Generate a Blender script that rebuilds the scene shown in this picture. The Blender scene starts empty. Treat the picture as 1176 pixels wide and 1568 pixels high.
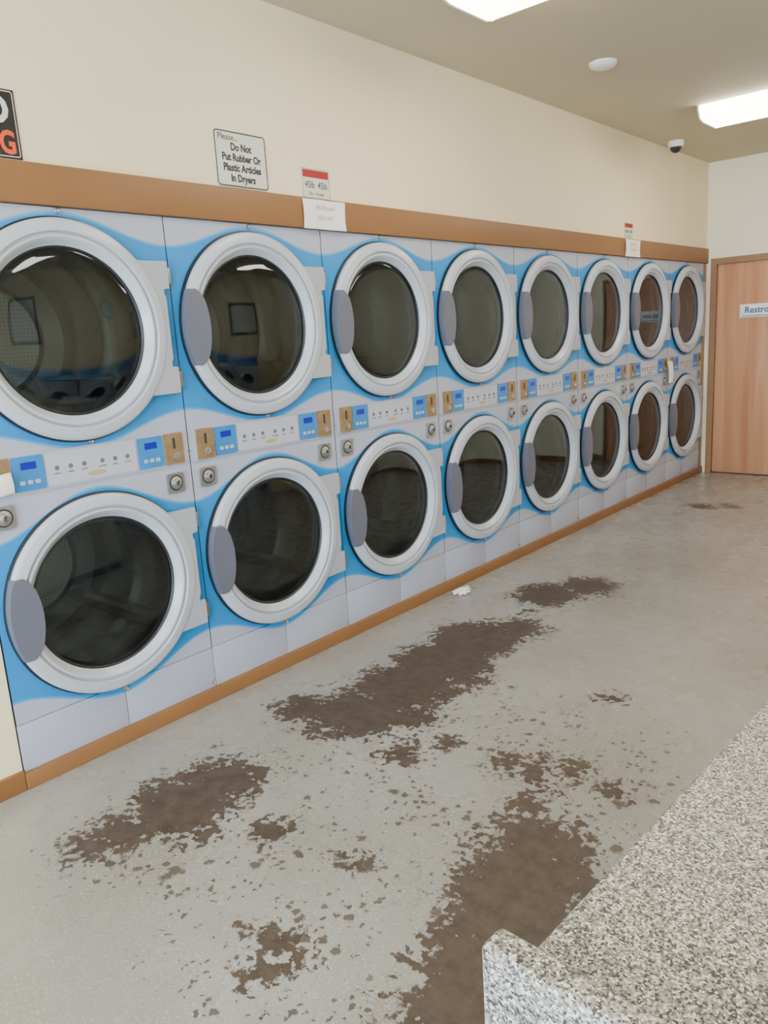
import bpy, bmesh, math, random
from mathutils import Matrix, Vector
random.seed(4)
scene = bpy.context.scene
COL = scene.collection

# ------------------------------------------------------------------ materials
def nmat(name):
    m = bpy.data.materials.new(name); m.use_nodes = True
    nt = m.node_tree
    return m, nt, nt.nodes["Principled BSDF"]

def mat(name, c, rough=0.5, metal=0.0, var=0.04, scale=8.0, emit=None, es=0.0, bump=0.0, bscale=60):
    m, nt, b = nmat(name)
    tc = nt.nodes.new("ShaderNodeTexCoord")
    n = nt.nodes.new("ShaderNodeTexNoise"); n.inputs["Scale"].default_value = scale; n.inputs["Detail"].default_value = 4
    nt.links.new(tc.outputs["Object"], n.inputs["Vector"])
    r = nt.nodes.new("ShaderNodeMapRange")
    r.inputs["From Min"].default_value = 0.3; r.inputs["From Max"].default_value = 0.7
    r.inputs["To Min"].default_value = 1 - var; r.inputs["To Max"].default_value = 1 + var
    nt.links.new(n.outputs["Fac"], r.inputs["Value"])
    v = nt.nodes.new("ShaderNodeVectorMath"); v.operation = 'SCALE'
    v.inputs[0].default_value = c; nt.links.new(r.outputs["Result"], v.inputs["Scale"])
    nt.links.new(v.outputs["Vector"], b.inputs["Base Color"])
    b.inputs["Roughness"].default_value = rough; b.inputs["Metallic"].default_value = metal
    if emit:
        b.inputs["Emission Color"].default_value = (*emit, 1); b.inputs["Emission Strength"].default_value = es
    if bump > 0:
        n2 = nt.nodes.new("ShaderNodeTexNoise"); n2.inputs["Scale"].default_value = bscale; n2.inputs["Detail"].default_value = 3
        nt.links.new(tc.outputs["Object"], n2.inputs["Vector"])
        bp = nt.nodes.new("ShaderNodeBump"); bp.inputs["Strength"].default_value = bump; bp.inputs["Distance"].default_value = 0.004
        nt.links.new(n2.outputs["Fac"], bp.inputs["Height"]); nt.links.new(bp.outputs["Normal"], b.inputs["Normal"])
    return m

def wood(name, c1, c2, axis='Z', rough=0.4, scale=1.0, wide=14, detail=7):
    m, nt, b = nmat(name)
    tc = nt.nodes.new("ShaderNodeTexCoord"); mp = nt.nodes.new("ShaderNodeMapping")
    s = [wide*scale]*3; s['XYZ'.index(axis)] = 0.9*scale
    mp.inputs["Scale"].default_value = s
    nt.links.new(tc.outputs["Object"], mp.inputs["Vector"])
    n = nt.nodes.new("ShaderNodeTexNoise"); n.inputs["Scale"].default_value = 1.6; n.inputs["Detail"].default_value = detail; n.inputs["Distortion"].default_value = 1.2
    nt.links.new(mp.outputs["Vector"], n.inputs["Vector"])
    cr = nt.nodes.new("ShaderNodeValToRGB")
    cr.color_ramp.elements[0].position = 0.3; cr.color_ramp.elements[0].color = (*c1, 1)
    cr.color_ramp.elements[1].position = 0.7; cr.color_ramp.elements[1].color = (*c2, 1)
    nt.links.new(n.outputs["Fac"], cr.inputs["Fac"]); nt.links.new(cr.outputs["Color"], b.inputs["Base Color"])
    b.inputs["Roughness"].default_value = rough
    return m

M_wall = mat("wall_paint", (0.87, 0.75, 0.51), 0.75, var=0.02, scale=2, bump=0.15, bscale=120)
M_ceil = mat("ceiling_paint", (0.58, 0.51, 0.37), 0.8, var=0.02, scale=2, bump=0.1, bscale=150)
M_wallb = mat("wall_paint_back", (0.86, 0.78, 0.61), 0.7, var=0.02, scale=2)
M_trim = mat("brown_trim_paint", (0.25, 0.112, 0.038), 0.5, var=0.05, scale=3)
M_frame = wood("door_frame_brown", (0.25, 0.135, 0.065), (0.30, 0.165, 0.08), 'Z', 0.45)
M_doorw = wood("birch_door_veneer", (0.47, 0.20, 0.10), (0.60, 0.315, 0.175), 'Z', 0.38, 0.3, 20, 5)
M_grey = mat("dryer_grey_enamel", (0.42, 0.44, 0.55), 0.35, var=0.02)
M_ring = mat("door_ring_enamel", (0.48, 0.51, 0.58), 0.25, var=0.01)
M_ring2 = mat("hinge_enamel", (0.38, 0.395, 0.45), 0.35, var=0.01)
M_handle = mat("handle_grey", (0.125, 0.13, 0.175), 0.42)
M_gasket = mat("black_gasket", (0.010, 0.011, 0.015), 0.5)
M_dark = mat("dark_gap", (0.03, 0.03, 0.035), 0.7)
M_bluep = mat("control_blue", (0.03, 0.21, 0.54), 0.35)
M_disp = mat("display_lcd", (0.005, 0.01, 0.15), 0.25, emit=(0.01, 0.02, 0.7), es=0.45)
M_brass = mat("brass_plate", (0.36, 0.235, 0.125), 0.42, metal=0.5, var=0.15, scale=40)
M_steel = mat("steel_lock", (0.45, 0.45, 0.46), 0.3, metal=0.85, var=0.1, scale=60)
M_plate = mat("label_plate", (0.48, 0.49, 0.58), 0.35)
M_ink = mat("grey_ink", (0.13, 0.13, 0.17), 0.6)
M_gold = mat("gold_logo", (0.45, 0.36, 0.19), 0.5)
M_drum = mat("drum_steel", (0.38, 0.40, 0.42), 0.26, metal=0.75, var=0.15, scale=5)
M_white = mat("white_plastic", (0.82, 0.82, 0.80), 0.4)
M_paper = mat("white_paper", (0.85, 0.84, 0.82), 0.8)
M_black = mat("black_sign", (0.012, 0.012, 0.014), 0.4)
M_orange = mat("orange_ink", (0.80, 0.09, 0.015), 0.5)
M_red = mat("red_ink", (0.35, 0.012, 0.016), 0.5)
M_pink = mat("pink_ink", (0.75, 0.40, 0.40), 0.6)
M_signw = mat("sign_cream", (0.66, 0.65, 0.57), 0.5)
M_bktext = mat("dark_ink", (0.03, 0.03, 0.035), 0.6)
M_navy = mat("blue_ink", (0.02, 0.07, 0.25), 0.5)
M_lens = mat("light_lens", (0.9, 0.9, 0.88), 0.4, emit=(1.0, 0.90, 0.74), es=17.0)
M_alu = mat("window_aluminium", (0.30, 0.29, 0.27), 0.4, metal=0.6)
M_lam = mat("cream_laminate", (0.62, 0.60, 0.55), 0.5)
M_dome = mat("smoked_dome", (0.02, 0.02, 0.025), 0.08)

# perforated drum back
M_perf, nt, b = nmat("perforated_drum_back")
tc = nt.nodes.new("ShaderNodeTexCoord"); vo = nt.nodes.new("ShaderNodeTexVoronoi")
vo.inputs["Scale"].default_value = 62; vo.inputs["Randomness"].default_value = 0.0
nt.links.new(tc.outputs["Object"], vo.inputs["Vector"])
cr = nt.nodes.new("ShaderNodeValToRGB"); cr.color_ramp.elements[0].position = 0.32; cr.color_ramp.elements[0].color = (0.012, 0.012, 0.012, 1)
cr.color_ramp.elements[1].position = 0.38; cr.color_ramp.elements[1].color = (0.80, 0.80, 0.78, 1)
nt.links.new(vo.outputs["Distance"], cr.inputs["Fac"]); nt.links.new(cr.outputs["Color"], b.inputs["Base Color"])
b.inputs["Roughness"].default_value = 0.5; b.inputs["Metallic"].default_value = 0.1

# door glass: tinted see-through + mirror reflection (fresnel)
M_glass = bpy.data.materials.new("door_glass"); M_glass.use_nodes = True
nt = M_glass.node_tree; nt.nodes.clear()
out = nt.nodes.new("ShaderNodeOutputMaterial"); mx = nt.nodes.new("ShaderNodeMixShader")
tr = nt.nodes.new("ShaderNodeBsdfTransparent"); tr.inputs["Color"].default_value = (0.50, 0.575, 0.62, 1)
gl = nt.nodes.new("ShaderNodeBsdfGlossy"); gl.inputs["Roughness"].default_value = 0.015; gl.inputs["Color"].default_value = (0.85, 0.93, 1.0, 1)
fr = nt.nodes.new("ShaderNodeFresnel"); fr.inputs["IOR"].default_value = 1.65
nt.links.new(fr.outputs[0], mx.inputs[0]); nt.links.new(tr.outputs[0], mx.inputs[1]); nt.links.new(gl.outputs[0], mx.inputs[2])
nt.links.new(mx.outputs[0], out.inputs[0])

# blue / grey wave panel
P = 0.85
def wave_mat():
    m, nt, b = nmat("dryer_wave_panel")
    L = nt.links
    tc = nt.nodes.new("ShaderNodeTexCoord"); sp = nt.nodes.new("ShaderNodeSeparateXYZ")
    L.new(tc.outputs["Object"], sp.inputs[0])
    def M(op, a, b_=None, c=None):
        n = nt.nodes.new("ShaderNodeMath"); n.operation = op
        for i, v in enumerate((a, b_, c)):
            if v is None: continue
            if isinstance(v, (int, float)): n.inputs[i].default_value = v
            else: L.new(v, n.inputs[i])
        return n.outputs[0]
    cs = M('COSINE', M('MULTIPLY', sp.outputs["Y"], 2*math.pi/P))
    z = sp.outputs["Z"]
    def sd(base, amp):  # z - (base+amp*cos)
        return M('SUBTRACT', z, M('MULTIPLY_ADD', cs, amp, base))
    t = sd(1.948, -0.046); u = sd(1.220, 0.046); l = sd(0.960, -0.068); k = sd(0.262, 0.060)
    up = M('MINIMUM', M('MULTIPLY', t, -1), u)
    lo = M('MINIMUM', M('MULTIPLY', l, -1), k)
    d = M('MAXIMUM', up, lo)
    fac = M('MULTIPLY_ADD', d, 400, 0.5); fac = M('MINIMUM', M('MAXIMUM', fac, 0), 1)
    edge = M('LESS_THAN', M('ABSOLUTE', M('SUBTRACT', d, 0.004)), 0.004)
    m1 = nt.nodes.new("ShaderNodeMix"); m1.data_type = 'RGBA'
    m1.inputs["A"].default_value = (0.42, 0.44, 0.55, 1); m1.inputs["B"].default_value = (0.014, 0.25, 0.64, 1)
    L.new(fac, m1.inputs["Factor"])
    m2 = nt.nodes.new("ShaderNodeMix"); m2.data_type = 'RGBA'
    m2.inputs["B"].default_value = (0.08, 0.36, 0.70, 1)
    L.new(edge, m2.inputs["Factor"]); L.new(m1.outputs["Result"], m2.inputs["A"])
    L.new(m2.outputs["Result"], b.inputs["Base Color"]); b.inputs["Roughness"].default_value = 0.36
    return m
M_wave = wave_mat()

# speckled laminate counter
M_spk, nt, b = nmat("speckled_laminate")
tc = nt.nodes.new("ShaderNodeTexCoord")
def vor(scale):
    v = nt.nodes.new("ShaderNodeTexVoronoi"); v.inputs["Scale"].default_value = scale
    nt.links.new(tc.outputs["Object"], v.inputs["Vector"]); s = nt.nodes.new("ShaderNodeSeparateColor")
    nt.links.new(v.outputs["Color"], s.inputs[0]); return s.outputs[0]
a = vor(400)
cr = nt.nodes.new("ShaderNodeValToRGB"); cr.color_ramp.interpolation = 'CONSTANT'
el = cr.color_ramp.elements
el[0].position = 0; el[0].color = (0.04, 0.038, 0.035, 1); el[1].position = 0.20; el[1].color = (0.145, 0.13, 0.11, 1)
for p_, c_ in ((0.40, (0.27, 0.25, 0.22)), (0.64, (0.40, 0.38, 0.345)), (0.84, (0.68, 0.67, 0.64))):
    e = el.new(p_); e.color = (*c_, 1)
nt.links.new(a, cr.inputs["Fac"])
nt.links.new(cr.outputs["Color"], b.inputs["Base Color"]); b.inputs["Roughness"].default_value = 0.42

# floor with stains
def floor_mat():
    m, nt, b = nmat("worn_epoxy_floor"); L = nt.links
    tc = nt.nodes.new("ShaderNodeTexCoord"); pos = tc.outputs["Object"]
    def M(op, a, b_=None, c=None, clamp=False):
        n = nt.nodes.new("ShaderNodeMath"); n.operation = op; n.use_clamp = clamp
        for i, v in enumerate((a, b_, c)):
            if v is None: continue
            if isinstance(v, (int, float)): n.inputs[i].default_value = v
            else: L.new(v, n.inputs[i])
        return n.outputs[0]
    def noise(s, det, rough=0.5, out="Fac"):
        n = nt.nodes.new("ShaderNodeTexNoise"); n.inputs["Scale"].default_value = s; n.inputs["Detail"].default_value = det
        n.inputs["Roughness"].default_value = rough
        L.new(pos, n.inputs["Vector"]); return n.outputs[out]
    def dist(x, y):
        n = nt.nodes.new("ShaderNodeVectorMath"); n.operation = 'DISTANCE'
        L.new(pos, n.inputs[0]); n.inputs[1].default_value = (x, y, 0); return n.outputs["Value"]
    def mixc(f, a, b2):
        n = nt.nodes.new("ShaderNodeMix"); n.data_type = 'RGBA'
        L.new(f, n.inputs["Factor"])
        for k, v in (("A", a), ("B", b2)):
            if isinstance(v, tuple): n.inputs[k].default_value = (*v, 1)
            else: L.new(v, n.inputs[k])
        return n.outputs["Result"]
    def ramp(v, p0, p1):
        return M('MULTIPLY_ADD', v, 1/(p1-p0), -p0/(p1-p0), clamp=True)
    K = 1/0.085
    blobs = [(.50,.97,.08),(.535,1.08,.12),(.55,1.27,.19),(.57,1.46,.15),(.74,1.20,.06),(.45,1.40,.10),
             (.40,2.00,.13),(.60,2.10,.22),(.62,2.42,.25),(.60,2.72,.25),(.57,3.02,.24),(.66,3.26,.15),(.80,2.20,.12),(.78,2.6,.11),
             (.54,3.80,.20),(.67,4.05,.17),(.60,3.5,.04),
             (1.31,2.14,.06),(1.42,2.14,.08),(1.52,2.2,.06),(1.70,2.19,.045),(1.40,2.79,.045),
             (1.62,1.79,.16),(1.69,1.64,.20),(1.72,1.48,.20),(1.76,1.33,.19),(1.80,1.18,.18),(1.53,1.93,.06),(1.50,2.02,.04),
             (1.283,1.06,.06),(1.344,.976,.055),(1.24,1.41,.04),(.912,1.366,.065),(.53,6.37,.11),(.72,6.45,.07),(.95,1.95,.08),(1.05,2.12,.05)]
    f = None
    for x, y, r in blobs:
        v = M('MULTIPLY_ADD', dist(x, y), -K, r*K)
        f = v if f is None else M('MAXIMUM', f, v)
    f = M('MAXIMUM', M('MINIMUM', f, 2.0), -3.0)
    n1 = noise(10, 4, 0.6); n2 = noise(36, 3, 0.6)
    s = M('ADD', f, M('MULTIPLY_ADD', n1, 3.6, -1.8)); s = M('ADD', s, M('MULTIPLY_ADD', n2, 4.4, -2.2))
    mask = M('MULTIPLY_ADD', s, 3.0, 0.35, clamp=True)
    # droplets (voronoi cells of random size) clustered in the splash regions
    g = None
    for x, y, r in [(1.15,1.50,.42),(1.0,1.85,.35),(1.45,2.45,.25),(1.3,1.1,.25),(.75,4.0,.25),(1.65,2.15,.3),(.75,2.3,.42),(.62,1.3,.36)]:
        v = M('MULTIPLY_ADD', dist(x, y), -1/0.25, r/0.25)
        g = v if g is None else M('MAXIMUM', g, v)
    g = M('MINIMUM', g, 0.0); g = M('MAXIMUM', g, -2.5)
    clus = M('MULTIPLY_ADD', noise(5.5, 2), 1.6, -0.80)
    warp = nt.nodes.new("ShaderNodeVectorMath"); warp.operation = 'MULTIPLY_ADD'
    L.new(noise(50, 2, 0.5, "Color"), warp.inputs[0]); warp.inputs[1].default_value = (0.035, 0.035, 0); L.new(pos, warp.inputs[2])
    def drops(scale, thr, gain, off):
        vo = nt.nodes.new("ShaderNodeTexVoronoi"); vo.voronoi_dimensions = '2D'; vo.inputs["Scale"].default_value = scale
        ad = nt.nodes.new("ShaderNodeVectorMath"); ad.operation = 'ADD'; L.new(warp.outputs[0], ad.inputs[0]); ad.inputs[1].default_value = (off, off*.7, 0)
        L.new(ad.outputs[0], vo.inputs["Vector"])
        sc = nt.nodes.new("ShaderNodeSeparateColor"); L.new(vo.outputs["Color"], sc.inputs[0])
        v = M('SUBTRACT', M('MULTIPLY_ADD', sc.outputs[0], gain, -thr*gain), vo.outputs["Distance"])
        v = M('MULTIPLY_ADD', g, 0.35, v); v = M('ADD', v, M('MINIMUM', clus, 0.12))
        return M('MULTIPLY_ADD', v, 9.0, 0.0, clamp=True)
    dm = M('MAXIMUM', M('MAXIMUM', drops(38, 0.50, 0.7, 0), drops(20, 0.70, 0.9, 3.3)), drops(11, 0.84, 1.3, 7.7))
    dm = M('MULTIPLY', dm, 0.85)
    mask = M('MAXIMUM', mask, dm)
    col = mixc(ramp(noise(1.6, 6, 0.6), 0.32, 0.66), (0.25, 0.230, 0.203), (0.345, 0.335, 0.322))
    col = mixc(M('MULTIPLY', ramp(noise(130, 2), 0.56, 0.68), 0.55), col, (0.50, 0.49, 0.48))
    col = mixc(M('MULTIPLY', ramp(noise(60, 3, 0.6), 0.60, 0.78), 0.25), col, (0.17, 0.15, 0.125))
    col = mixc(M('MULTIPLY', ramp(noise(3.2, 5, 0.6), 0.48, 0.80), 0.65), col, (0.20, 0.170, 0.133))
    sc_ = mixc(ramp(noise(20, 5, 0.65), 0.3, 0.75), (0.046, 0.030, 0.020), (0.095, 0.068, 0.050))
    fin = mixc(mask, col, sc_)
    L.new(fin, b.inputs["Base Color"])
    rr = M('MULTIPLY_ADD', noise(6, 4), 0.25, 0.15); rr = M('MULTIPLY_ADD', mask, 0.25, rr)
    L.new(rr, b.inputs["Roughness"])
    bp = nt.nodes.new("ShaderNodeBump"); bp.inputs["Strength"].default_value = 0.10; bp.inputs["Distance"].default_value = 0.003
    L.new(noise(90, 3), bp.inputs["Height"]); L.new(bp.outputs["Normal"], b.inputs["Normal"])
    return m
M_floor = floor_mat()

# ------------------------------------------------------------------ helpers
def obj(name, me, parent=None, loc=(0, 0, 0)):
    o = bpy.data.objects.new(name, me); COL.objects.link(o); o.location = loc
    if parent: o.parent = parent
    return o
def empty(name, loc=(0, 0, 0), rz=0):
    o = bpy.data.objects.new(name, None); COL.objects.link(o); o.location = loc; o.rotation_euler = (0, 0, rz); o.empty_display_size = 0.1
    return o
def bm_mesh(bm, name, m, smooth=False):
    bmesh.ops.recalc_face_normals(bm, faces=bm.faces)
    me = bpy.data.meshes.new(name); bm.to_mesh(me); bm.free()
    me.materials.append(m)
    if smooth:
        for p in me.polygons: p.use_smooth = True
        try: me.set_sharp_from_angle(angle=math.radians(35))
        except Exception: pass
    return me
def box_me(name, x0, x1, y0, y1, z0, z1, m, bev=0.0, seg=3):
    bm = bmesh.new(); bmesh.ops.create_cube(bm, size=1)
    for v in bm.verts:
        v.co = Vector(((x0+x1)/2 + v.co.x*(x1-x0), (y0+y1)/2 + v.co.y*(y1-y0), (z0+z1)/2 + v.co.z*(z1-z0)))
    if bev > 0:
        bmesh.ops.bevel(bm, geom=list(bm.edges), offset=bev, segments=seg, affect='EDGES', profile=0.5)
    return bm_mesh(bm, name, m, bev > 0)
def box(name, x0, x1, y0, y1, z0, z1, m, bev=0.0, parent=None, seg=3):
    return obj(name, box_me(name, x0, x1, y0, y1, z0, z1, m, bev, seg), parent)
def lathe_me(name, prof, cy, cz, m, seg=96, cap=False, smooth=True):
    """revolve (r,x) about the X axis through (cy,cz)"""
    bm = bmesh.new(); rings = []
    for r, x in prof:
        rings.append([bm.verts.new((x, cy + r*math.cos(2*math.pi*i/seg), cz + r*math.sin(2*math.pi*i/seg))) for i in range(seg)])
    for a, b2 in zip(rings, rings[1:]):
        for i in range(seg):
            j = (i+1) % seg
            bm.faces.new((a[i], a[j], b2[j], b2[i]))
    if cap: bm.faces.new(rings[-1])
    return bm_mesh(bm, name, m, smooth)
def prism_me(name, pts, x0, x1, m, bev=0.0):
    bm = bmesh.new()
    A = [bm.verts.new((x0, y, z)) for y, z in pts]; B = [bm.verts.new((x1, y, z)) for y, z in pts]
    bm.faces.new(A); ft = bm.faces.new(B)
    n = len(pts)
    for i in range(n):
        j = (i+1) % n; bm.faces.new((A[i], A[j], B[j], B[i]))
    if bev > 0:
        bmesh.ops.bevel(bm, geom=list(ft.edges), offset=bev, segments=2, affect='EDGES', profile=0.5)
    return bm_mesh(bm, name, m, False)
def text_data(name, body, size, m, align='CENTER', bold=0.0):
    c = bpy.data.curves.new(name, 'FONT'); c.body = body; c.size = size; c.align_x = align; c.align_y = 'CENTER'
    c.extrude = 0.0004; c.offset = bold; c.resolution_u = 3; c.materials.append(m)
    return c
def text(name, body, size, loc, m, parent=None, facing='X', align='CENTER', bold=0.0, sx=1.0):
    o = obj(name, text_data(name, body, size, m, align, bold), parent, loc)
    o.rotation_euler = (math.pi/2, 0, math.pi/2) if facing == 'X' else (math.pi/2, 0, 0)
    o.scale = (sx, 1, 1)
    return o
def rrect(y0, y1, z0, z1, r, n=6):
    pts = []
    for cy, cz, a0 in ((y1-r, z1-r, 0), (y0+r, z1-r, 90), (y0+r, z0+r, 180), (y1-r, z0+r, 270)):
        for i in range(n+1):
            a = math.radians(a0 + 90*i/n); pts.append((cy + r*math.cos(a), cz + r*math.sin(a)))
    return pts

# ------------------------------------------------------------------ room shell
H = 2.90; YB = 7.87; YF = -3.2; XR = 5.6
Y0 = 1.004
box("floor", -1.15, XR+0.1, YF-0.1, YB+0.1, -0.05, 0.0, M_floor)
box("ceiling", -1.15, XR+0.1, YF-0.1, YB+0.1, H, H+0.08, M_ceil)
bm = bmesh.new()
def addbox(bm, x0, x1, y0, y1, z0, z1):
    r = bmesh.ops.create_cube(bm, size=1)
    for v in r['verts']:
        v.co = Vector(((x0+x1)/2 + v.co.x*(x1-x0), (y0+y1)/2 + v.co.y*(y1-y0), (z0+z1)/2 + v.co.z*(z1-z0)))
addbox(bm, -0.10, 0.0, YF, YB, 2.015, H)
addbox(bm, -0.10, 0.0, YF, Y0-0.004, 0, 2.015)
addbox(bm, -1.15, -1.05, YF, YB, 0, H)
obj("wall_left", bm_mesh(bm, "wall_left", M_wall))
DX0, DX1, DZ = 0.105, 1.02, 1.985
bm = bmesh.new()
addbox(bm, -1.15, DX0-0.01, YB, YB+0.1, 0, H)
addbox(bm, DX1+0.01, XR, YB, YB+0.1, 0, H)
addbox(bm, DX0-0.01, DX1+0.01, YB, YB+0.1, DZ+0.02, H)
obj("wall_back", bm_mesh(bm, "wall_back", M_wallb))
box("wall_right", XR, XR+0.1, YF, YB, 0, H, M_wall)
bm = bmesh.new()
addbox(bm, -0.1, XR, YF-0.1, YF, 0, 0.35); addbox(bm, -0.1, XR, YF-0.1, YF, 2.55, H)
for a, b2 in ((-0.1, 0.25), (2.6, 2.85), (5.35, XR)): addbox(bm, a, b2, YF-0.1, YF, 0.35, 2.55)
obj("wall_front", bm_mesh(bm, "wall_front", M_wall))
for k, (a, b2) in enumerate(((0.25, 2.6), (2.85, 5.35))):
    bm = bmesh.new()
    for t in (a, (a+b2)/2-0.025, b2-0.05): addbox(bm, t, t+0.05, YF-0.08, YF-0.02, 0.35, 2.55)
    for z in (0.35, 2.0, 2.50): addbox(bm, a, b2, YF-0.08, YF-0.02, z, z+0.05)
    obj("window_%d" % (k+1), bm_mesh(bm, "window", M_alu))

box("trim_1", 0.0, 0.022, YF, YB-0.002, 2.008, 2.14, M_trim, 0.003)
box("baseboard_left", 0.0, 0.016, YF, Y0-0.004, 0, 0.075, M_trim, 0.003)
box("baseboard_dryers", -0.004, 0.02, Y0-0.003, YB-0.002, 0, 0.062, M_trim, 0.003)
box("trim_2", -0.03, 0.006, Y0+8*P, YB, 0.062, 2.008, M_frame, 0.002)
d = empty("door_1", (0, 0, 0))
box("door_leaf", DX0+0.003, DX1-0.003, YB+0.01, YB+0.05, 0.010, DZ+0.004, M_doorw, 0.001, d)
fr_ = bmesh.new()
addbox(fr_, DX0-0.055, DX0, YB-0.02, YB+0.09, 0, DZ+0.06); addbox(fr_, DX1, DX1+0.055, YB-0.02, YB+0.09, 0, DZ+0.06)
addbox(fr_, DX0, DX1, YB-0.02, YB+0.09, DZ+0.005, DZ+0.06)
addbox(fr_, DX0, DX0+0.02, YB+0.052, YB+0.09, 0, DZ+0.005); addbox(fr_, DX1-0.02, DX1, YB+0.052, YB+0.09, 0, DZ+0.005)  # unseen stops added behind the leaf to block a light leak
addbox(fr_, DX0, DX1, YB+0.052, YB+0.09, DZ-0.02, DZ+0.005)
obj("door_frame", bm_mesh(fr_, "door_frame", M_frame), d)
box("door_gap_shade", DX0, DX1, YB, YB+0.09, 0.0, 0.009, M_dark, 0, d)  # dark strip standing in for the shaded gap under the leaf
bm = bmesh.new(); bmesh.ops.create_uvsphere(bm, u_segments=20, v_segments=12, radius=0.03)
obj("door_knob", bm_mesh(bm, "door_knob", M_steel, True), d, (DX1-0.07, YB-0.04, 1.0))
box("door_knob_stem", DX1-0.08, DX1-0.06, YB-0.03, YB+0.02, 0.99, 1.01, M_steel, 0, d)
box("baseboard_back", DX1+0.06, XR, YB-0.015, YB, 0, 0.08, M_trim)

s = empty("restroom_sign", (0, 0, 0))
box("plate", 0.32, 0.75, YB+0.004, YB+0.0095, 1.487, 1.607, M_paper, 0.001, s)
text("lettering", "Restrooms", 0.078, (0.535, YB+0.003, 1.552), M_navy, s, 'Y', bold=0.0016)
box("underline", 0.34, 0.73, YB+0.0025, YB+0.004, 1.497, 1.505, M_bluep, 0, s)

# ------------------------------------------------------------------ dryers
parts = []
R = 0.385; GR = 0.292
def cell(bm, cy, cz, r, y0, y1, z0, z1, n=96):
    angs = set(2*math.pi*i/n for i in range(n))
    for yy in (y0, y1):
        for zz in (z0, z1): angs.add(math.atan2(zz-cz, yy-cy) % (2*math.pi))
    angs = sorted(angs); inner = []; outer = []
    for a in angs:
        c, s_ = math.cos(a), math.sin(a)
        t = min([((y1-cy)/c) if c > 1e-9 else ((y0-cy)/c if c < -1e-9 else 1e9), ((z1-cz)/s_) if s_ > 1e-9 else ((z0-cz)/s_ if s_ < -1e-9 else 1e9)])
        inner.append(bm.verts.new((0, cy+r*c, cz+r*s_))); outer.append(bm.verts.new((0, cy+t*c, cz+t*s_)))
    for i in range(len(angs)):
        j = (i+1) % len(angs); bm.faces.new((inner[i], outer[i], outer[j], inner[j]))
CY = 0.410; CZU = 1.588; CZL = 0.622
bm = bmesh.new()
cell(bm, CY, CZU, 0.30, 0.002, P-0.002, 1.10, 2.006)
cell(bm, CY, CZL, 0.30, 0.002, P-0.002, 0.242, 1.098)
me = bm_mesh(bm, "front_panel", M_wave)
parts.append(("front_panel", me))
for nm, a, b2 in (("kick_panel_a", 0.002, 0.424), ("kick_panel_b", 0.427, P-0.002)):
    parts.append((nm, box_me(nm, -0.02, 0.001, a, b2, 0.062, 0.239, M_wave, 0.001)))
bm = bmesh.new()
addbox(bm, -1.0, -0.98, 0.002, P-0.002, 0.062, 2.006)
for y in (0.001, P-0.005): addbox(bm, -0.98, -0.004, y, y+0.004, 0.062, 2.006)
for z in (0.062, 1.095, 2.0): addbox(bm, -0.98, -0.022, 0.005, P-0.005, z, z+0.005)
parts.append(("cabinet_light_block", bm_mesh(bm, "cabinet_light_block", M_dark)))  # unseen dark shell added behind the front to block light
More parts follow.
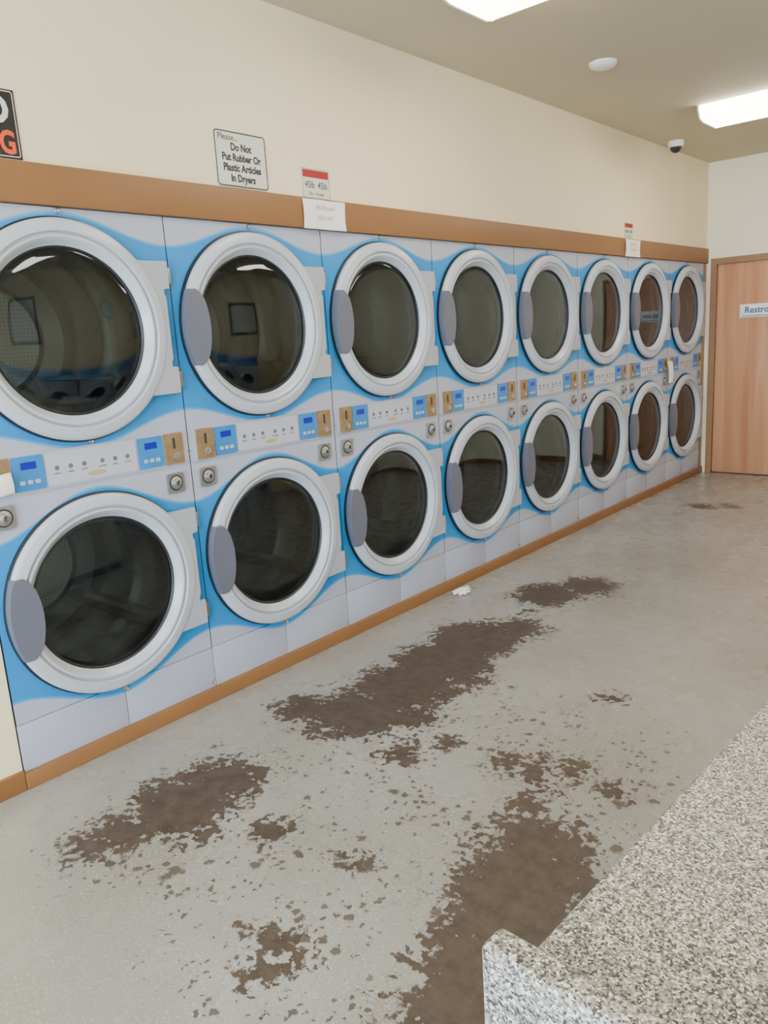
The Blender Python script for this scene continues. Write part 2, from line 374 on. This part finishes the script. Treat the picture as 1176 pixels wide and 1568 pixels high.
for tag, cz in (("upper", CZU), ("lower", CZL)):
    parts.append((tag+"_gasket", lathe_me("gasket", [(R+0.003, 0.0005), (R+0.003, 0.012), (R-0.006, 0.016), (R-0.02, 0.004)], CY, cz, M_gasket)))
    prof = [(R-0.006, 0.006), (R-0.003, 0.018), (R-0.004, 0.030), (R-0.009, 0.037), (R-0.016, 0.040), (R-0.046, 0.043), (R-0.049, 0.041),
            (R-0.0515, 0.030), (R-0.056, 0.030), (R-0.060, 0.038), (R-0.066, 0.039), (R-0.074, 0.034), (R-0.084, 0.018), (R-0.092, 0.009), (R-0.097, 0.007), (R-0.100, 0.0), (R-0.100, -0.03), (R-0.075, -0.04)]
    parts.append((tag+"_door_ring", lathe_me("door_ring", prof, CY, cz, M_ring, 128)))
    parts.append((tag+"_glass_seal", lathe_me("glass_seal", [(GR+0.002, 0.008), (GR-0.005, 0.012), (GR-0.010, 0.006)], CY, cz, M_gasket)))
    gp = [(GR-0.002, 0.002)] + [((GR-0.002)*math.cos(t*math.pi/2/8), 0.002+0.010*math.sin(t*math.pi/2/8)) for t in range(1, 8)] + [(0.003, 0.012)]
    parts.append((tag+"_glass", lathe_me("glass", gp, CY, cz, M_glass, 96, cap=True)))
    e = 0.378; tabs = 0.414
    pts = []
    pts += [(CY+0.286, cz+0.250), (CY+tabs-0.004, cz+0.250), (CY+tabs, cz+0.246), (CY+tabs, cz+0.148), (CY+e+0.004, cz+0.148), (CY+e+0.004, cz+0.128), (CY+e+0.016, cz+0.116),
            (CY+e+0.016, cz-0.116), (CY+e+0.004, cz-0.128), (CY+e+0.004, cz-0.148), (CY+tabs, cz-0.148), (CY+tabs, cz-0.246), (CY+tabs-0.004, cz-0.250), (CY+0.286, cz-0.250)]
    for i in range(13):
        a = math.radians(-46 + 92*i/12); pts.append((CY+0.355*math.cos(a), cz+0.355*math.sin(a)))
    parts.append((tag+"_hinge_plate", prism_me("hinge_plate", pts, 0.012, 0.036, M_ring2, 0.003)))
    for zz in (-0.197, 0.197):
        parts.append((tag+"_hinge_pin", box_me("hinge_pin", 0.001, 0.03, CY+0.415, CY+0.427, cz+zz-0.03, cz+zz+0.03, M_steel if zz > 0 else M_brass, 0.002)))
    pts = []
    for i in range(17):
        a = math.radians(157.2 + 45.6*i/16); pts.append((CY+0.3845*math.cos(a), cz+0.3845*math.sin(a)))
    for i in range(0, 17):
        t = -1 + 2*i/16; pts.append((CY-0.322+0.052*max(0, 1-t*t)**0.6, cz+0.149*t))
    parts.append((tag+"_handle", prism_me("handle", pts, 0.012, 0.049, M_handle, 0.005)))
    DR = 0.335
    parts.append((tag+"_drum", lathe_me("drum", [(0.300, -0.001), (0.302, -0.05), (DR, -0.06), (DR, -0.10), (DR+0.006, -0.11), (DR, -0.12), (DR, -0.36), (DR+0.006, -0.37), (DR, -0.38), (DR, -0.62), (DR-0.02, -0.66), (0.235, -0.67), (0.225, -0.655), (0.21, -0.67)], CY, cz, M_drum, 96)))
    parts.append((tag+"_drum_back", lathe_me("drum_back", [(0.235, -0.672), (0.06, -0.672), (0.055, -0.655), (0.01, -0.655)], CY, cz, M_perf, 64, cap=True)))
    bm = bmesh.new()
    for k in range(3):
        a = math.radians(80 + 120*k)
        c, s_ = math.cos(a), math.sin(a)
        w0, w1, hgt = 0.04, 0.012, 0.075
        q = []
        for x in (-0.12, -0.63):
            for w, rr in ((-w0, DR-0.003), (-w1, DR-hgt), (w1, DR-hgt), (w0, DR-0.003)):
                q.append(bm.verts.new((x, CY + rr*c - w*s_, cz + rr*s_ + w*c)))
        for i in range(3): bm.faces.new((q[i], q[i+1], q[i+5], q[i+4]))
        bm.faces.new(q[0:4]); bm.faces.new(q[4:8])
    parts.append((tag+"_drum_lifters", bm_mesh(bm, "lifters", M_drum)))
parts.append(("control_strip", prism_me("control_strip", rrect(0.012, P-0.012, 1.052, 1.186, 0.008), 0.001, 0.006, M_grey, 0.002)))
parts.append(("label_plate", prism_me("label_plate", rrect(0.247, 0.605, 1.062, 1.178, 0.006), 0.006, 0.009, M_plate, 0.001)))
for k, (a, b2) in enumerate(((0.128, 0.24), (0.612, 0.724))):
    parts.append(("blue_keypad_%d" % k, prism_me("blue_keypad", rrect(a, b2, 1.060, 1.180, 0.004), 0.006, 0.010, M_bluep, 0.001)))
    m_ = (a+b2)/2
    parts.append(("display_%d" % k, box_me("display", 0.010, 0.0115, m_-0.026, m_+0.028, 1.134, 1.159, M_disp)))
    for j in range(3):
        parts.append(("key_%d_%d" % (k, j), prism_me("key", rrect(m_-0.036+0.027*j, m_-0.018+0.027*j, 1.082, 1.096, 0.004), 0.010, 0.012, M_plate)))
for k, yc in enumerate((0.078, 0.774)):
    parts.append(("coin_plate_%d" % k, prism_me("coin_plate", rrect(yc-0.043, yc+0.043, 1.058, 1.182, 0.005), 0.006, 0.012, M_brass, 0.002)))
    parts.append(("coin_slot_%d" % k, box_me("coin_slot", 0.012, 0.014, yc-0.005, yc+0.005, 1.120, 1.163, M_dark)))
    parts.append(("coin_return_%d" % k, lathe_me("coin_return", [(0.014, 0.012), (0.014, 0.018), (0.01, 0.019), (0.008, 0.014)], yc+0.005, 1.088, M_steel, 24, cap=True)))
    yl = 0.075 if k == 0 else P-0.085
    parts.append(("lock_plate_%d" % k, prism_me("lock_plate", rrect(yl-0.040, yl+0.040, 0.942, 1.022, 0.007), 0.001, 0.010, M_steel, 0.003)))
    parts.append(("lock_cylinder_%d" % k, lathe_me("lock_cyl", [(0.026, 0.008), (0.026, 0.013), (0.018, 0.016), (0.017, 0.026), (0.012, 0.028), (0.011, 0.024)], yl, 0.983, M_steel, 32, cap=True)))
    parts.append(("lock_recess_%d" % k, lathe_me("lock_recess", [(0.032, 0.0102), (0.026, 0.0106)], yl, 0.983, M_dark, 32)))
    parts.append(("lock_key_%d" % k, box_me("lock_key", 0.024, 0.03, yl-0.002, yl+0.002, 0.975, 0.991, M_dark)))
for j in range(6):
    y = 0.285 + j*0.052 + (0.02 if j > 2 else 0)
    parts.append(("icon_%d" % j, lathe_me("icon", [(0.0085, 0.009), (0.0085, 0.0098), (0.0062, 0.0098), (0.0062, 0.0092)], y, 1.122, M_ink, 20, cap=True)))
    parts.append(("icon_word_%d" % j, text_data("icon_word", ("HIGH", "MED", "LOW", "NORM", "DELI", "COOL")[j], 0.011, M_ink), (0.0095, y, 1.102)))
parts.append(("brand_oval", prism_me("brand_oval", [(0.435+0.036*math.cos(2*math.pi*i/24), 1.082+0.009*math.sin(2*math.pi*i/24)) for i in range(24)], 0.009, 0.0105, M_gold)))
for j, (y, z) in enumerate(((0.43, 0.217), (0.84, 0.085), (0.43, 1.197), (0.425, 1.996))):
    parts.append(("cam_lock_%d" % j, lathe_me("cam_lock", [(0.011, 0.001), (0.011, 0.006), (0.006, 0.008), (0.003, 0.005)], y, z, M_steel, 20, cap=True)))

for i in range(8):
    e_ = empty("stacked_tumble_dryer", (0, Y0+i*P, 0))
    for p in parts:
        o = obj(p[0], p[1], e_, p[2] if len(p) > 2 else (0, 0, 0))
        if len(p) > 2: o.rotation_euler = (math.pi/2, 0, math.pi/2)

# ------------------------------------------------------------------ signs on the dryer wall
s = empty("rubber_warning_sign")
obj("plate", prism_me("plate", rrect(2.135, 2.41, 2.146, 2.365, 0.018), 0.0005, 0.004, M_signw), s)
def frame_ring(name, y0, y1, z0, z1, r, w, x, m, parent):
    o_ = rrect(y0, y1, z0, z1, r); i_ = rrect(y0+w, y1-w, z0+w, z1-w, max(r-w, 0.001))
    bm = bmesh.new(); A = [bm.verts.new((x, *p)) for p in o_]; B = [bm.verts.new((x, *p)) for p in i_]
    for k in range(len(A)):
        j = (k+1) % len(A); bm.faces.new((A[k], A[j], B[j], B[k]))
    obj(name, bm_mesh(bm, name, m), parent)
frame_ring("border", 2.138, 2.407, 2.149, 2.362, 0.016, 0.005, 0.0046, M_bktext, s)
text("line_1", "Please...", 0.034, (0.0046, 2.155, 2.338), M_bktext, s, align='LEFT')
for k, t in enumerate(("Do Not", "Put Rubber Or", "Plastic Articles", "In Dryers")):
    text("line_%d" % (k+2), t, 0.040, (0.0046, 2.273, 2.302-0.040*k), M_bktext, s, bold=0.0014, sx=0.84)
def price_sign(y0, y1, z0, z1):
    s = empty("price_sign")
    box("plate", 0.0005, 0.004, y0, y1, z0, z1, M_signw, 0, s)
    h = z1-z0
    box("header", 0.004, 0.0048, y0+0.006, y1-0.006, z1-0.30*h, z1-0.05*h, M_red, 0, s)
    frame_ring("border", y0+.001, y1-.001, z0+.001, z1-.001, 0.003, 0.002, 0.0046, M_ink, s)
    text("price", "45lb  45lb", 0.042*(y1-y0)/0.174, (0.0046, (y0+y1)/2, z0+0.45*h), M_bktext, s, sx=0.85)
    text("price_note", "25c = 6 min.", 0.020*(y1-y0)/0.174, (0.0046, (y0+y1)/2, z0+0.16*h), M_bktext, s)
price_sign(2.612, 2.786, 2.1415, 2.27)
price_sign(6.03, 6.18, 2.1415, 2.26)
def notice(y0, y1, z0, z1):
    s = empty("paper_notice")
    bm = bmesh.new(); n = 8; g = []
    for i in range(n+1):
        row = []
        for j in range(4):
            t = i/n; row.append(bm.verts.new((0.024+0.006*(math.sin(t*5+j)**2), y0+(y1-y0)*t, z0+(z1-z0)*j/3)))
        g.append(row)
    for i in range(n):
        for j in range(3): bm.faces.new((g[i][j], g[i+1][j], g[i+1][j+1], g[i][j+1]))
    obj("sheet", bm_mesh(bm, "sheet", M_paper, True), s)
    text("line_1", "All Dryers", 0.03, (0.0315, (y0+y1)/2, z1-0.035), M_pink, s)
    text("line_2", "45lb only", 0.026, (0.0315, (y0+y1)/2, z1-0.075), M_pink, s)
notice(2.584, 2.856, 2.006, 2.134)
notice(6.0, 6.27, 2.006, 2.134)
s = empty("no_smoking_sign")
box("plate", 0.0005, 0.004, 0.99, 1.337, 2.146, 2.357, M_black, 0, s)
frame_ring("border", 0.995, 1.332, 2.151, 2.352, 0.008, 0.003, 0.0046, M_signw, s)
text("no", "NO", 0.125, (0.0046, 1.315, 2.29), M_signw, s, align='RIGHT', bold=0.003)
text("smoking", "SMOKING", 0.098, (0.0046, 1.322, 2.192), M_orange, s, align='RIGHT', bold=0.003, sx=0.75)

def tag(y, z, w, h, x):
    bm = bmesh.new(); n = 8; g = []
    for i in range(n+1):
        t = i/n
        zz = z + h/2 - h*t; xx = x + 0.015*math.sin(t*2.4)
        g.append([bm.verts.new((xx, y-w/2+0.01*t, zz)), bm.verts.new((xx+0.008, y, zz-0.003)), bm.verts.new((xx, y+w/2, zz))])
    for i in range(n):
        for j in range(2): bm.faces.new((g[i][j], g[i][j+1], g[i+1][j+1], g[i+1][j]))
    obj("paper_tag", bm_mesh(bm, "paper_tag", M_paper, True))
tag(6.93, 1.06, 0.11, 0.19, 0.03)
tag(1.075, 1.10, 0.09, 0.07, 0.022)

bm = bmesh.new(); bmesh.ops.create_icosphere(bm, subdivisions=3, radius=0.045)
for v in bm.verts:
    k = 1 + 0.35*math.sin(v.co.x*160+v.co.y*70)*math.cos(v.co.y*120+v.co.z*90)
    v.co = Vector((v.co.x*k*0.9, v.co.y*k*1.5, max(v.co.z*k*0.35, -0.012)))
obj("crumpled_tissue", bm_mesh(bm, "crumpled_tissue", M_paper), None, (0.10, 3.58, 0.0125))

# ------------------------------------------------------------------ ceiling objects
def fixture(x0, x1, yc, w=0.44):
    e_ = empty("fluorescent_ceiling_light")
    pts = [(-w/2, H), (-w/2, H-0.03), (-w/2+0.035, H-0.075), (-w/2+0.09, H-0.088), (w/2-0.09, H-0.088), (w/2-0.035, H-0.075), (w/2, H-0.03), (w/2, H)]
    bm = bmesh.new()
    A = [bm.verts.new((x0+0.012, yc+y, z-0.0005)) for y, z in pts]; B = [bm.verts.new((x1-0.012, yc+y, z-0.0005)) for y, z in pts]
    bm.faces.new(A); bm.faces.new(B)
    for i in range(len(pts)):
        j = (i+1) % len(pts); bm.faces.new((A[i], A[j], B[j], B[i]))
    obj("wrap_lens", bm_mesh(bm, "wrap_lens", M_lens), e_)
    for nm, a, b2 in (("end_cap_a", x0, x0+0.012), ("end_cap_b", x1-0.012, x1)):
        bm = bmesh.new()
        A = [bm.verts.new((a, yc+y*1.02, H-0.0005-(H-z)*1.04)) for y, z in pts]; B = [bm.verts.new((b2, yc+y*1.02, H-0.0005-(H-z)*1.04)) for y, z in pts]
        bm.faces.new(A); bm.faces.new(B)
        for i in range(len(pts)):
            j = (i+1) % len(pts); bm.faces.new((A[i], A[j], B[j], B[i]))
        obj(nm, bm_mesh(bm, nm, M_white), e_)
for yc in (0.10, 3.04, 5.98):
    fixture(0.63, 1.85, yc); fixture(3.4, 4.62, yc)  # right-hand row is unseen, added to light the room

def zlathe(name, prof, loc, m, parent=None, seg=48):
    bm = bmesh.new(); rings = []
    for r, z in prof: rings.append([bm.verts.new((r*math.cos(2*math.pi*i/seg), r*math.sin(2*math.pi*i/seg), z)) for i in range(seg)])
    for a, b2 in zip(rings, rings[1:]):
        for i in range(seg):
            j = (i+1) % seg; bm.faces.new((a[i], a[j], b2[j], b2[i]))
    bm.faces.new(rings[-1])
    return obj(name, bm_mesh(bm, name, m, True), parent, loc)
zlathe("smoke_detector", [(0.075, 0), (0.075, -0.012), (0.066, -0.022), (0.05, -0.028), (0.03, -0.034), (0.01, -0.035)], (0.60, 4.39, H-0.0005), M_white)
s = empty("dome_security_camera", (0.14, 6.68, H-0.0005))
zlathe("base", [(0.06, 0), (0.062, -0.03), (0.055, -0.042), (0.045, -0.046)], (0, 0, 0), M_white, s)
zlathe("dome", [(0.046, -0.044)] + [(0.046*math.cos(a), -0.044-0.046*math.sin(a)) for a in (0.3, 0.6, 0.9, 1.2, 1.45)], (0, 0, 0), M_dome, s)

# ------------------------------------------------------------------ foreground folding counter
s = empty("folding_counter", (2.311, 0.515, 0), math.radians(-2.9))
def slab(name, x0, x1, y0, y1, z0, z1, m, bev, seg=5):
    return box(name, x0, x1, y0, y1, z0, z1, m, bev, s, seg)
slab("end_panel", 0.0, 0.78, 0.0, 0.036, 0.0, 0.933, M_spk, 0.008)
slab("counter_top", 0.002, 0.78, 0.032, 2.4, 0.83, 0.87, M_spk, 0.010)
slab("far_end_panel", 0.0, 0.78, 2.40, 2.434, 0.0, 0.933, M_spk, 0.010)
slab("base_cabinet", 0.05, 0.74, 0.034, 2.40, 0.08, 0.83, M_lam, 0.002)
slab("toe_kick", 0.09, 0.70, 0.034, 2.40, 0.0, 0.08, M_dark, 0.0)

# washers along the right wall (seen in reflections)
wm = []
wm.append(("body", box_me("w_body", 0.0, 0.72, 0.004, 0.746, 0.10, 1.22, M_grey, 0.012)))
wm.append(("plinth", box_me("w_plinth", 0.02, 0.72, 0.0, 0.75, 0.0, 0.10, M_lam)))
wm.append(("control_panel", box_me("w_panel", -0.008, 0.0, 0.03, 0.72, 1.02, 1.19, M_bluep, 0.003)))
wm.append(("door_ring", lathe_me("w_ring", [(0.26, 0.0), (0.262, -0.03), (0.245, -0.05), (0.215, -0.05), (0.195, -0.03), (0.19, -0.01)], 0.375, 0.62, M_ring, 64)))
wm.append(("door_glass", lathe_me("w_glass", [(0.195, -0.012), (0.12, -0.03), (0.02, -0.036)], 0.375, 0.62, M_dome, 48, cap=True)))
wm.append(("handle", box_me("w_handle", -0.075, -0.045, 0.09, 0.16, 0.55, 0.69, M_handle, 0.008)))
for i in range(7):
    e_ = empty("front_load_washer", (XR-0.73, 0.9+i*0.78, 0))
    for n_, me in wm: obj(n_, me, e_)
# wall clock and framed notices on the right wall (reflected in the dryer doors)
s = empty("wall_clock", (XR-0.03, 5.2, 2.15))
me = lathe_me("clock_rim", [(0.17, 0.029), (0.17, 0.0), (0.155, -0.008), (0.15, 0.004)], 0, 0, M_black, 48)
obj("clock_rim", me, s)
obj("clock_face", lathe_me("clock_face", [(0.15, 0.006), (0.01, 0.0055)], 0, 0, M_white, 48, cap=True), s)
box("hour_hand", 0.001, 0.004, -0.004, 0.004, 0, 0.08, M_black, 0, s); box("minute_hand", 0.001, 0.004, 0, 0.12, -0.003, 0.003, M_black, 0, s)
for y0_, w_, z0_, h_ in ((1.6, .9, 1.55, .65), (3.2, .6, 1.6, .75), (6.2, .8, 1.6, .6)):
    s = empty("framed_notice_board")
    box("frame", XR-0.03, XR-0.0005, y0_, y0_+w_, z0_, z0_+h_, M_black, 0.004, s)
    box("sheet", XR-0.034, XR-0.03, y0_+.05, y0_+w_-.05, z0_+.05, z0_+h_-.05, M_signw, 0, s)

# ------------------------------------------------------------------ world + camera
w = bpy.data.worlds.new("World"); scene.world = w; w.use_nodes = True
nt = w.node_tree; bg = nt.nodes["Background"]
bg.inputs["Color"].default_value = (0.66, 0.84, 1.0, 1); bg.inputs["Strength"].default_value = 21.0

cam = bpy.data.cameras.new("camera"); co = bpy.data.objects.new("camera", cam); COL.objects.link(co)
fwd = Vector((-0.6463, 0.7314, -0.2180)).normalized()
up = Vector((-0.0979, 0.2038, 0.9741)); up = (up - fwd*up.dot(fwd)).normalized()
rt = fwd.cross(up)
Mx = Matrix((rt, up, -fwd)).transposed().to_4x4(); Mx.translation = Vector((2.68, 0, 1.5))
co.matrix_world = Mx
cam.sensor_fit = 'HORIZONTAL'; cam.sensor_width = 36; cam.lens = 36.37; cam.clip_start = 0.05
scene.camera = co
